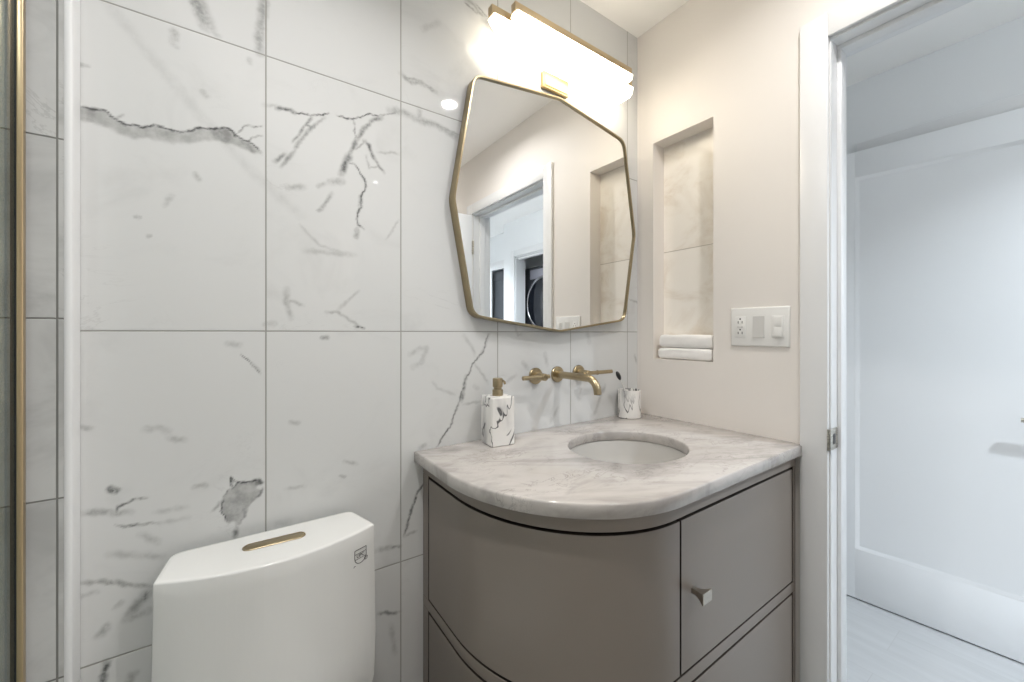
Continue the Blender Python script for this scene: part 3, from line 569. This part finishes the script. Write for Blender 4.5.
for i, (p, n) in enumerate(_pts):
    if i: _s += (p - _pts[i - 1][0]).length
    FRONT.append((p, n, _s))
S_END = _s
def s_at_x(x): return S_END - (XR - x)
def s_at_y(y): return -.001 - y
def panel(mb, s0, s1, z0, z1, d0, d1, bev=.0009, n=None):
    """A sheet following the front: between arc lengths, between depths d0 (outer) and d1 behind the counter edge."""
    n = n or max(2, int((s1 - s0) / .012))
    loops = []
    for i in range(n + 1):
        s = s0 + (s1 - s0) * i / n; p, nn = front_pt(s)
        b = bev if 0 < i < n else bev
        k = min(1, max(0, (s - .2) / .5)); e = -.008 * k * k * (3 - 2 * k)      # the counter overhangs less at the front than at the side
        o = p - nn * (d0 + e); ob = p - nn * (d0 + e + b); q = p - nn * (d1 + e)
        loops.append([(ob.x, ob.y, z0), (o.x, o.y, z0 + b), (o.x, o.y, z1 - b), (ob.x, ob.y, z1), (q.x, q.y, z1), (q.x, q.y, z0)])
    mb.rings(loops, True, True, True)
    return mb
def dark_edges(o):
    """The thin edges of the doors, drawers and rails are coloured near black as the shade in the gaps."""
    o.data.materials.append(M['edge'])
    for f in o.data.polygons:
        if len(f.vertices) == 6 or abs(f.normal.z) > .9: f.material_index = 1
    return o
D = .0255; TH = .020; G = .0062
van = thing('vanity_cabinet', 'taupe vanity cabinet with a bowed front corner under the marble counter', 'vanity', (-.46, -.28, 0))
S_L = s_at_y(-.037); S_M = s_at_x(-.584); S_R = s_at_x(-.0300); S_X = s_at_x(-.0120)
ff = MB()
panel(ff, .001, S_X, .838, .8705, D, D + TH + .01)                       # top rail
panel(ff, .001, S_X, .480, .507, D, D + TH)                              # mid rail
panel(ff, .001, S_X, .005, .085, D, D + TH)                              # plinth rail
for a, b in ((.001, S_L), (S_R, S_X)):
    panel(ff, a, b, .085, .480, D, D + TH); panel(ff, a, b, .507, .838, D, D + TH)
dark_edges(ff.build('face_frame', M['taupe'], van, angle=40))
# the box behind: sides and a back sheet following the front, blackened as shade in the gaps
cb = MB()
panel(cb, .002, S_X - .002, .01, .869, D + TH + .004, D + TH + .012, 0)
cb.build('carcass', M['gap_shade'], van)
MB().box(-.0290, -.0120, -.530, -.002, .005, .8700, .001).build('side_panel', M['taupe'], van)
MB().box(-.0118, -.0015, YF + D - .001, -.50, .005, .8700).build('gap_shade_strip', M['edge'], van)  # dark strip put in as the shade between cabinet and wall
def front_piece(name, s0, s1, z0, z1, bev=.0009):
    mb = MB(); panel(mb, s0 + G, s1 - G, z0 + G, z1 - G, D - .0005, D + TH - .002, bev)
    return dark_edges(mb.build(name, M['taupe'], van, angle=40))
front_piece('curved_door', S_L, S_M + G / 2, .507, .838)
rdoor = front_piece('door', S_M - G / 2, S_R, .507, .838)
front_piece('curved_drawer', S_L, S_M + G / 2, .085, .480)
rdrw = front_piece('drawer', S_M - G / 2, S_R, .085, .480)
def knob(x, z, parent):
    y = YF + D - .0075; mb = MB(); rings = []
    for dy, hw, hh in ((-.0, .0042, .0042), (-.006, .0042, .0038), (-.012, .0055, .0045), (-.018, .0085, .0060), (-.0235, .0125, .0082), (-.0262, .0130, .0086), (-.0270, .0122, .0078)):
        rings.append([(x + a * hw * 1.3, y + dy * 1.25, z + b * hh * 1.35) for a, b in ((-1, -1), (1, -1), (1, 1), (-1, 1))])
    mb.rings(rings); return mb.build('knob', M['pewter'], parent, angle=25)
knob(-.539, .675, rdoor); knob(-.31, .30, rdrw)

# counter slab
def counter():
    mb = MB(); bm = mb.bm
    base = [p for p, n, s in FRONT if True]
    base = [Vector((XL, -.001))] + [p for p, n, s in FRONT[1:-1]] + [Vector((-.0155, YF + .001)), Vector((-.0155, YF + .010)), Vector((XR, YF + .010)), Vector((XR, -.001))]   # cut round the door casing
    BX, BY, BRX, BRY = -.42, -.29, .175, .155
    hole = lambda k, n=64: [Vector((BX + (BRX + k) * math.cos(2 * PI * i / n), BY + (BRY + k) * math.sin(2 * PI * i / n))) for i in range(n)]
    prof = [(.0025, .8705), (0, .873), (0, .8965), (.0014, .8995), (.0042, .901)]
    def loops(f):
        R = []
        for d, z in prof: R.append([bm.verts.new((p.x, p.y, z)) for p in f(d)])
        for a, b in zip(R, R[1:]):
            for i in range(len(a)):
                j = (i + 1) % len(a); bm.faces.new((a[i], a[j], b[j], b[i]))
        return R
    A = loops(lambda d: inset(base, d)); B = loops(lambda d: hole(d))
    for k in (0, -1):
        ed = []
        for R in (A, B):
            r = R[k]
            for i in range(len(r)):
                e = bm.edges.get((r[i], r[(i + 1) % len(r)])); ed.append(e)
        bmesh.ops.triangle_fill(bm, use_beauty=True, edges=ed)
    o = mb.build('countertop', M['counter'], None, angle=50)
    return tag(o, 'white and grey veined marble counter with a rounded front corner on the taupe vanity', 'countertop')
counter()
# undermount basin
sk = thing('sink_basin', 'oval white undermount basin set in the marble counter', 'sink', (-.42, -.29, .72))
def oval(mb, prof, loc, ratio, n=64, cap0=False, cap1=True):
    R = []
    for r, h in prof:
        R.append([(loc[0] + r * math.cos(2 * PI * k / n), loc[1] + r * ratio * math.sin(2 * PI * k / n), loc[2] + h) for k in range(n)])
    mb.rings(R, cap0, cap1); return mb
b = MB()
oval(b, [(.020, .728), (.06, .7285), (.105, .735), (.14, .752), (.162, .785), (.172, .825), (.176, .862), (.178, .8695), (.190, .8700), (.190, .862), (.182, .858), (.176, .81), (.165, .765), (.14, .738), (.10, .722), (.055, .7155), (.02, .715)], (-.42, -.29, 0), .155 / .175, cap0=True)
b.build('bowl', M['basin'], sk)
MB().lathe([(.022, .7285), (.022, .7305), (.018, .7318), (.013, .7300), (.004, .7295)], (-.42, -.29, 0), n=28).build('drain', M['brass'], sk)

# wall faucet
fa = thing('wall_faucet', 'brushed brass wall-mounted faucet with two lever handles over the basin', 'faucet', (-.43, 0, 1.077))
FZ = 1.078
def flange(x, r=.027): return MB().lathe([(r, -.0005), (r, -.006), (r - .0015, -.008), (.013, -.0085)], (x, 0, FZ), 'Y', 36)
sp = flange(-.43)
path = [(-.43, -.005, FZ), (-.43, -.06, FZ), (-.43, -.145, FZ)]
for k in range(1, 11):
    a = math.radians(80) * k / 10; path.append((-.43, -.145 - .042 * math.sin(a), FZ - .042 * (1 - math.cos(a))))
path.append((-.43, path[-1][1] - .002, path[-1][2] - .012))
spo = sp.tube(path, .0118, 24).build('spout', M['brass'], fa)
MB().lathe([(.0085, -.0004), (.0085, -.0006), (.006, .003)], (-.43, path[-1][1], path[-1][2]), n=16).build('aerator', M['black'], spo)
def handle(x, x0, x1):
    h = flange(x).lathe([(.0125, -.008), (.0125, -.028), (.0115, -.030), (.0115, -.054), (.0105, -.0555)], (x, 0, FZ), 'Y', 28)
    o = h.build('handle', M['brass'], fa)
    MB().tube([(x0, -.045, FZ + .001), (x1, -.045, FZ + .001)], .0068, 18).build('lever', M['brass'], o)
    if x1 > x0:
        c = MB().tube([(x0 + .072, -.045, FZ + .001), (x0 + .075, -.045, FZ + .001)], .0085, 18).build('collar', M['brass'], o)
handle(-.525, -.503, -.607); handle(-.33, -.352, -.205)

# soap dispenser
SX, SY = -.713, -.065
so = thing('soap_dispenser', 'square white marbled soap dispenser with brass pump on the counter', 'soap dispenser', (SX, SY, .901), rotz=math.radians(-6), local=True)
b = MB(); rings = []
for z, hw, ch in ((.0006, .0340, .003), (.003, .0362, .0035), (.060, .0365, .0035), (.134, .0362, .0035), (.1372, .0350, .0035), (.1380, .0325, .0035)):
    h = hw; c = ch
    rings.append([(x, y, z) for x, y in ((-h + c, -h), (h - .003, -h), (h, -h + .003), (h, h - c), (h - c, h), (-h + .003, h), (-h, h - .003), (-h, -h + c))])
b.rings(rings); b.build('bottle', M['resin'], so, angle=20)
MB().lathe([(.0155, .1380), (.0155, .1535), (.0148, .1550), (.0118, .1555)], n=28).build('collar', M['brass'], so)
ph = MB().lathe([(.0118, .1550), (.0118, .1620), (.0142, .1630), (.0148, .1642), (.0148, .1850), (.0135, .1880), (.004, .1885)], n=28)
ph.tube([(.006, .001, .1785), (.018, .003, .178), (.0240, .004, .175), (.0262, .0045, .169)], [.0045, .0045, .0040, .0036], 12)
ph.build('pump_head', M['brass'], so)

# tumbler and brush
TX, TY = -.108, -.0475
tm = MB().lathe([(.030, .0004), (.0410, .0010), (.0427, .003), (.0422, .02), (.0417, .101), (.0411, .1035), (.0396, .1040), (.0386, .1030), (.0383, .08), (.0378, .009), (.02, .0075)], (TX, TY, .901), n=48, cap1=True)
tag(tm.build('tumbler', M['resin_cup']), 'white tumbler with thin black marbling in the back corner of the counter', 'cup')
br = thing('toothbrush', 'slim brush with a dark oval head leaning in the marbled tumbler', 'toothbrush', (TX, TY, .914))
A0, A1 = Vector((TX + .0285, TY - .004, .9125)), Vector((TX - .062, TY - .006, 1.051))
dirv = (A1 - A0).normalized()
MB().tube([A0, A0.lerp(A1, .35), A0.lerp(A1, .8), A1], [.0026, .0026, .0020, .0018], 12).build('handle', M['white_plastic'], br)
hb = MB(); t = bmesh.new(); bmesh.ops.create_uvsphere(t, u_segments=20, v_segments=12, radius=1)
u = Vector((.74, -.60, 0)); u = (u - dirv * u.dot(dirv)).normalized(); w = dirv.cross(u)
mat = Matrix((( w.x * .0115, u.x * .0080, dirv.x * .0190, 0), (w.y * .0115, u.y * .0080, dirv.y * .0190, 0), (w.z * .0115, u.z * .0080, dirv.z * .0190, 0), (0, 0, 0, 1)))
mat = Matrix.Translation(A1 + dirv * .013) @ mat
hb.join(t, mat); hb.build('brush_head', M['black'], br)

# ------------------------------------------------------------------ mirror
mr = thing('wall_mirror', 'irregular octagonal mirror in a slim brass frame on the marble tile', 'mirror', (-.44, 0, 1.61))
octa = [(-.772, 1.968), (-.44, 2.010), (-.112, 1.955), (-.050, 1.603), (-.110, 1.266), (-.44, 1.2225), (-.776, 1.267), (-.838, 1.597)]
out = rounded(octa, [.045, .11, .045, .09, .045, .11, .045, .09], 8)
def ring3(poly, y): return [(p.x, y, p.y) for p in poly]
fr = MB()
fr.rings([ring3(out, -.0006), ring3(out, -.0305), ring3(inset(out, .0012), -.0320), ring3(inset(out, .0055), -.0320), ring3(inset(out, .0066), -.0308), ring3(inset(out, .0066), -.0200)], False, False)
fr.build('frame', M['brass_frame'], mr, angle=40)
MB().rings([ring3(inset(out, .0065), -.004), ring3(inset(out, .0065), -.0255)]).build('mirror_glass', M['mirror'], mr, smooth=False)

# ------------------------------------------------------------------ vanity light
vl = thing('vanity_light', 'brass two-bar vanity light with glowing white shades above the mirror', 'wall light', (-.452, 0, 2.06))
bk = MB().box(-.502, -.389, -.015, -.0006, 2.034, 2.086, .0015).box(-.496, -.395, -.0175, -.0145, 2.040, 2.080, .001)
bk.build('bracket', plain('satin_gold_bracket', (.42, .32, .17), .42, 1.0, .03, 8), vl)
MB().tube([(-.445, -.008, 2.084), (-.445, -.012, 2.118), (-.445, -.070, 2.133), (-.445, -.105, 2.142)], .006, 12).build('arm', M['brass_pale'], vl)
def lightbar(x0, x1, y, z, h, R):
    r = MB().box(x0, x1, y - .0105, y + .0105, z, z + .028, .001).build('bar', M['brass_pale'], vl)
    q = 2 / 1.45
    prof = [(x0 + .004, z)]
    prof += [(x0 + .004 + R - R * abs(math.cos(a)) ** q, z - h * abs(math.sin(a)) ** q) for a in [PI / 2 * k / 10 for k in range(1, 11)]]
    prof += [(x1 - .004 - .075 + .075 * math.sin(a), z - h * math.cos(a)) for a in [PI / 2 * k / 10 for k in range(0, 10)]] + [(x1 - .004, z)]
    P = [Vector(p) for p in prof]
    s = MB(); s.rings([[(p.x, y + yy, p.y) for p in inset(P, d)] for yy, d in ((-.0195, .003), (-.0170, 0), (.0170, 0), (.0195, .003))])
    s.build('shade', M['diffuser'], r, angle=50)
lightbar(-.742, -.133, -.070, 2.121, .066, .13); lightbar(-.686, -.178, -.105, 2.132, .050, .10)

# ------------------------------------------------------------------ niche towels
def towel(z0, h, y0, y1, x0, x1, label, ph):
    n, m = 40, 30; rings = []
    for i in range(n + 1):
        u = i / n; y = y0 + (y1 - y0) * (1 - math.cos(PI * u)) / 2
        e = (1 - abs(2 * u - 1) ** 10) ** .35 if 0 < i < n else .55
        e = max(e, .62)
        ring = []
        for k in range(m):
            a = 2 * PI * k / m; c, s_ = math.cos(a), math.sin(a)
            px = math.copysign(abs(c) ** .45, c); pz = math.copysign(abs(s_) ** .6, s_)
            nz = mnoise.noise(Vector((y * 22 + ph, px * 1.3, pz * 1.3))) * .0022
            groove = -.003 * math.exp(-((pz - .05 + .25 * math.sin(y * 14 + ph)) / .10) ** 2) if px < -.3 else 0
            hx = (x1 - x0) / 2 * (.93 + .07 * e); hz = h / 2 * e
            xx = (x0 + x1) / 2 + px * (hx + nz + groove); zz = z0 + h / 2 + pz * (hz * (1 - .03) + nz * .8 * (1 if pz > -.5 else 0))
            ring.append((xx, y, zz))
        rings.append(ring)
    o = MB().rings(rings).build('folded_towel', M['towel'], angle=70)
    return tag(o, label, 'towel', 'folded towels in the wall niche')
towel(NZ0 + .0006, .0435, -.303, -.0935, .004, .060, 'folded white towel lying on the floor of the wall niche, under another', 1.3)
towel(NZ0 + .0438, .0500, -.305, -.0975, .006, .060, 'folded white towel on top of the pair in the wall niche', 5.1)

# ------------------------------------------------------------------ switch plate
PL = thing('switch_plate', 'white three-gang wall plate with outlet, rocker and dimmer beside the door', 'switch', (0, -.458, 1.178))
PY0, PY1, PZ0, PZ1 = -.542, -.374, 1.178, 1.299
pm = MB(); rings = []
for d, x in ((0, -.0004), (0, -.004), (.0015, -.0062), (.004, -.0070)):
    rings.append([(x, PY0 + d, PZ0 + d), (x, PY1 - d, PZ0 + d), (x, PY1 - d, PZ1 - d), (x, PY0 + d, PZ1 - d)])
pm.rings(rings, True, True).build('plate', M['white_plastic'], PL, angle=50)
gy = [-.404, -.458, -.512]; zc = (PZ0 + PZ1) / 2
ol = MB().box(-.0085, -.0068, gy[0] - .0165, gy[0] + .0165, zc - .0335, zc + .0335, .0006).build('outlet', M['white_plastic'], PL)
for s in (1, -1):
    MB().box(-.0088, -.0084, gy[0] - .0072, gy[0] - .0050, zc + s * .017 - .006, zc + s * .017 + .002).build('slot', M['black'], ol)
    MB().box(-.0088, -.0084, gy[0] + .0050, gy[0] + .0072, zc + s * .017 - .006, zc + s * .017 + .002).build('slot', M['black'], ol)
    MB().lathe([(.0026, -.0088), (.0026, -.0084)], (0, gy[0], zc + s * .017 + .0085), 'X', 12).build('ground_hole', M['black'], ol)
MB().box(-.0092, -.0084, gy[0] - .009, gy[0] - .001, zc - .003, zc + .003, .0003).box(-.0092, -.0084, gy[0] + .001, gy[0] + .009, zc - .003, zc + .003, .0003).build('test_buttons', M['grey_plastic'], ol)
rk = MB(); rk.rings([[(-.0068, gy[1] - .0165, zc - .0335), (-.0068, gy[1] + .0165, zc - .0335), (-.0068, gy[1] + .0165, zc + .0335), (-.0068, gy[1] - .0165, zc + .0335)],
          [(-.0112, gy[1] - .016, zc - .033), (-.0112, gy[1] + .016, zc - .033), (-.0080, gy[1] + .016, zc + .033), (-.0080, gy[1] - .016, zc + .033)]])
rk.build('rocker', M['grey_plastic'], PL, angle=20)
dm = MB().box(-.0095, -.0068, gy[2] - .0165, gy[2] + .0165, zc - .0335, zc + .0335, .0006).build('dimmer', M['white_plastic'], PL)
MB().box(-.0155, -.0094, gy[2] - .0135, gy[2] + .0085, zc - .030, zc - .0008, .0008).box(-.0142, -.0094, gy[2] - .0135, gy[2] + .0085, zc + .0006, zc + .030, .0008).build('paddle', M['white_plastic'], dm)

# ------------------------------------------------------------------ toilet
TCX = -1.2655
to = thing('toilet', 'white one-piece toilet with a bowed tank and brass flush button', 'toilet', (TCX, -.02, 0))
def tank_outline(k=0.0, flare=0.0, back=-.028):
    """Counter-clockwise plan outline of the tank, k insets it."""
    L = [Vector((-1.4385 + k, back - k)), Vector((-1.4530 - flare + k, -.132 + k * .5))]
    n = 26
    for i in range(1, n):
        u = i / n
        x = -1.4500 - flare + k + (.3690 + 2 * flare - 2 * k) * u
        y = -.132 + .003 * u - (.0475 + flare) * (1 - (2 * u - 1) ** 2) + k
        L.append(Vector((x, y)))
    L += [Vector((-1.0810 + flare - k, -.129 + k * .5)), Vector((-1.1075 - k, back - k))]
    return L
LZ = .793
def tring(k, z, flare=0.0):
    P = tank_outline(k, flare)
    P = rounded(P, [.022] + [.004] + [.02] * (len(P) - 4) + [.004] + [.022], 4)
    return [(p.x, p.y, z) for p in P]
tk = MB(); tk.rings([tring(.045, .28), tring(.02, .36), tring(0, .46), tring(-.003, .56), tring(0, .7560)], True, True).build('tank', M['porcelain'], to, angle=50)
ld = MB(); ld.rings([tring(0, .7560), tring(0, .7895), tring(.0008, .7920), tring(.0026, .7932), tring(.008, .7935)], True, True).build('tank_lid', M['porcelain'], to, angle=50)
# dual flush button
BXc, BYc = -1.270, -.090
def stadium(L, r, n=10):
    P = [Vector((L * .5 - r + r * math.cos(a), r * math.sin(a))) for a in [-PI / 2 + PI * k / n for k in range(n + 1)]]
    P += [Vector((-L * .5 + r + r * math.cos(a), r * math.sin(a))) for a in [PI / 2 + PI * k / n for k in range(n + 1)]]
    return P
def sring(L, r, z): 
    ca, sa = math.cos(-.03), math.sin(-.03)
    return [(BXc + p.x * ca - p.y * sa, BYc + p.x * sa + p.y * ca, z) for p in stadium(L, r)]
fb = MB(); fb.rings([sring(.112, .0145, .7932), sring(.112, .0145, .7948), sring(.110, .0135, .7955), sring(.107, .0122, .7952), sring(.1065, .0120, .7940)], True, True)
fbo = fb.build('flush_button', M['brass'], to, angle=30)
MB().rings([sring(.1055, .0116, .7939), sring(.1055, .0116, .7949), sring(.1035, .0106, .7953)], True, True).build('button_face', M['brass'], fbo, angle=30)
# bowl and skirt
def bring(z, x0w, y0, y1, p=2.4, n=40):
    R = []
    for k in range(n):
        a = 2 * PI * k / n; c, s_ = math.cos(a), math.sin(a)
        R.append((TCX + x0w * math.copysign(abs(c) ** (2 / p), c), (y0 + y1) / 2 + (y1 - y0) / 2 * math.copysign(abs(s_) ** (2 / p), s_), z))
    return R
bw = MB(); bw.rings([bring(.0, .115, -.60, -.03), bring(.02, .118, -.605, -.03), bring(.15, .122, -.62, -.03), bring(.28, .150, -.67, -.03), bring(.36, .178, -.705, -.035), bring(.385, .182, -.71, -.035), bring(.388, .170, -.70, -.05)], True, True)
bw.build('bowl', M['porcelain'], to, angle=50)
st = MB(); st.rings([bring(.389, .178, -.708, -.185), bring(.400, .183, -.714, -.182), bring(.418, .183, -.714, -.182), bring(.430, .172, -.70, -.192)], True, True)
st.build('seat_lid', M['porcelain'], to, angle=50)
# printed certification mark at the top corner of the tank front
def tank_front(u, z):
    """u: metres along x from the tank's right front corner; returns a point just proud of the front."""
    x = -1.0810 - u; k = (x + 1.45) / .369
    y = -.132 + .003 * k - .0475 * (1 - (2 * k - 1) ** 2)
    return Vector((x, y - .0006, z))
mk = MB()
def stroke(pts, r=.0007):
    mk.tube([tank_front(u, z) for u, z in pts], r, 6)
c0, z0 = .0345, .7410
shield = [(.0115, .0165), (-.0115, .0165)]
sh = [(c0 + .0132, z0 + .0150), (c0 - .0132, z0 + .0150), (c0 - .0132, z0 - .002)]
sh += [(c0 - .0132 * math.cos(a), z0 - .002 - .013 * math.sin(a)) for a in [PI * k / 12 for k in range(1, 12)]]
sh += [(c0 + .0132, z0 - .002), (c0 + .0132, z0 + .0150)]
stroke(sh, .0008)
stroke([(c0 + .0132, z0 + .0065), (c0 - .0132, z0 + .0065)]); stroke([(c0 + .0132, z0 - .0045), (c0 - .0132, z0 - .0045)])
mo = mk.build('certification_mark', M['ink'], to)
def print_text(txt, size, u, z, parent, name):
    cu = bpy.data.curves.new('txt', 'FONT'); cu.body = txt; cu.size = size; cu.align_x = 'CENTER'; cu.align_y = 'CENTER'; cu.offset = size * .03
    ob = bpy.data.objects.new('txt', cu); COL.objects.link(ob)
    dg = bpy.context.evaluated_depsgraph_get(); me = bpy.data.meshes.new_from_object(ob.evaluated_get(dg))
    off = Vector(parent['_off'])
    for v in me.vertices: v.co = tank_front(u - v.co.x, z + v.co.y) - off
    bpy.data.objects.remove(ob); bpy.data.curves.remove(cu)
    me.materials.clear()
    return link(name, me, M['ink'], parent, smooth=False, off=off)
print_text('UPC', .0095, c0, z0 + .001, mo, 'letters')
print_text('c', .012, c0 + .0135, z0 - .0185, mo, 'letters')
print_text('\u00ae', .0115, c0 - .0125, z0 - .0105, mo, 'letters')

# ------------------------------------------------------------------ shower screen
sc = thing('shower_screen', 'clear glass shower screen in a brass wall channel', 'shower screen', (-1.628, -.05, 0))
ch = MB()
ch.box(-1.6268, -1.6195, -.0535, -.0425, .012, 2.05, .0008)
ch.build('wall_channel', M['brass_pale'], sc)
MB().box(-1.6335, -1.6270, -.0530, -.0425, .012, 2.05).build('dark_strip', M['black'], sc)  # black strip between the brass channel and the glass
MB().box(-1.6330, -1.6280, -.78, -.0532, .012, 2.05).build('glass_pane', M['glass'], sc, smooth=False)
MB().box(-1.6385, -1.6225, -.78, -.055, .0005, .0118, .0008).build('floor_channel', M['brass_pale'], sc)

# ------------------------------------------------------------------ laundry tower seen in the mirror
def laundry(name, z0, z1, zr, label, cat):
    X = HX1 + .20; ya, yb = -2.565, -1.885; yc = -2.225
    r = thing(name, label, cat, (X + .35, yc, z0))
    MB().box(X, X + .66, ya, yb, z0, z1, .012).build('body', M['dryer_body'], r)
    MB().box(X - .004, X + .001, yc - .235, yb - .012, zr + .265, z1 - .03, .002).build('control_panel', M['dryer_panel'], r)
    dr = MB().lathe([(.255, -.001), (.285, -.003), (.288, -.014), (.280, -.022), (.262, -.024), (.255, -.016)], (X, yc, zr), 'X', 56, False, False).build('door_ring', M['chrome'], r)
    MB().lathe([(.262, -.012), (.258, -.018), (.20, -.028), (.11, -.036), (.01, -.038)], (X, yc, zr), 'X', 48).build('door_glass', M['dark_glass'], dr)
    for k in range(1): MB().lathe([(.028, -.004), (.028, -.018), (.022, -.021)], (X, yb - .10, zr + .31), 'X', 24).build('dial', M['chrome'], r)
laundry('washing_machine', .0, .975, .43, 'dark front-loading washing machine at the bottom of the laundry stack', 'washing machine')
laundry('tumble_dryer', .985, 1.925, 1.53, 'dark dryer with a round chrome-ringed door, reflected in the mirror', 'dryer')

for o in bpy.data.objects:
    if '_off' in o: del o['_off']
for o in bpy.data.objects:
    if o.get('kind') == 'structure':
        for k in ('label', 'category'):
            if k in o: del o[k]
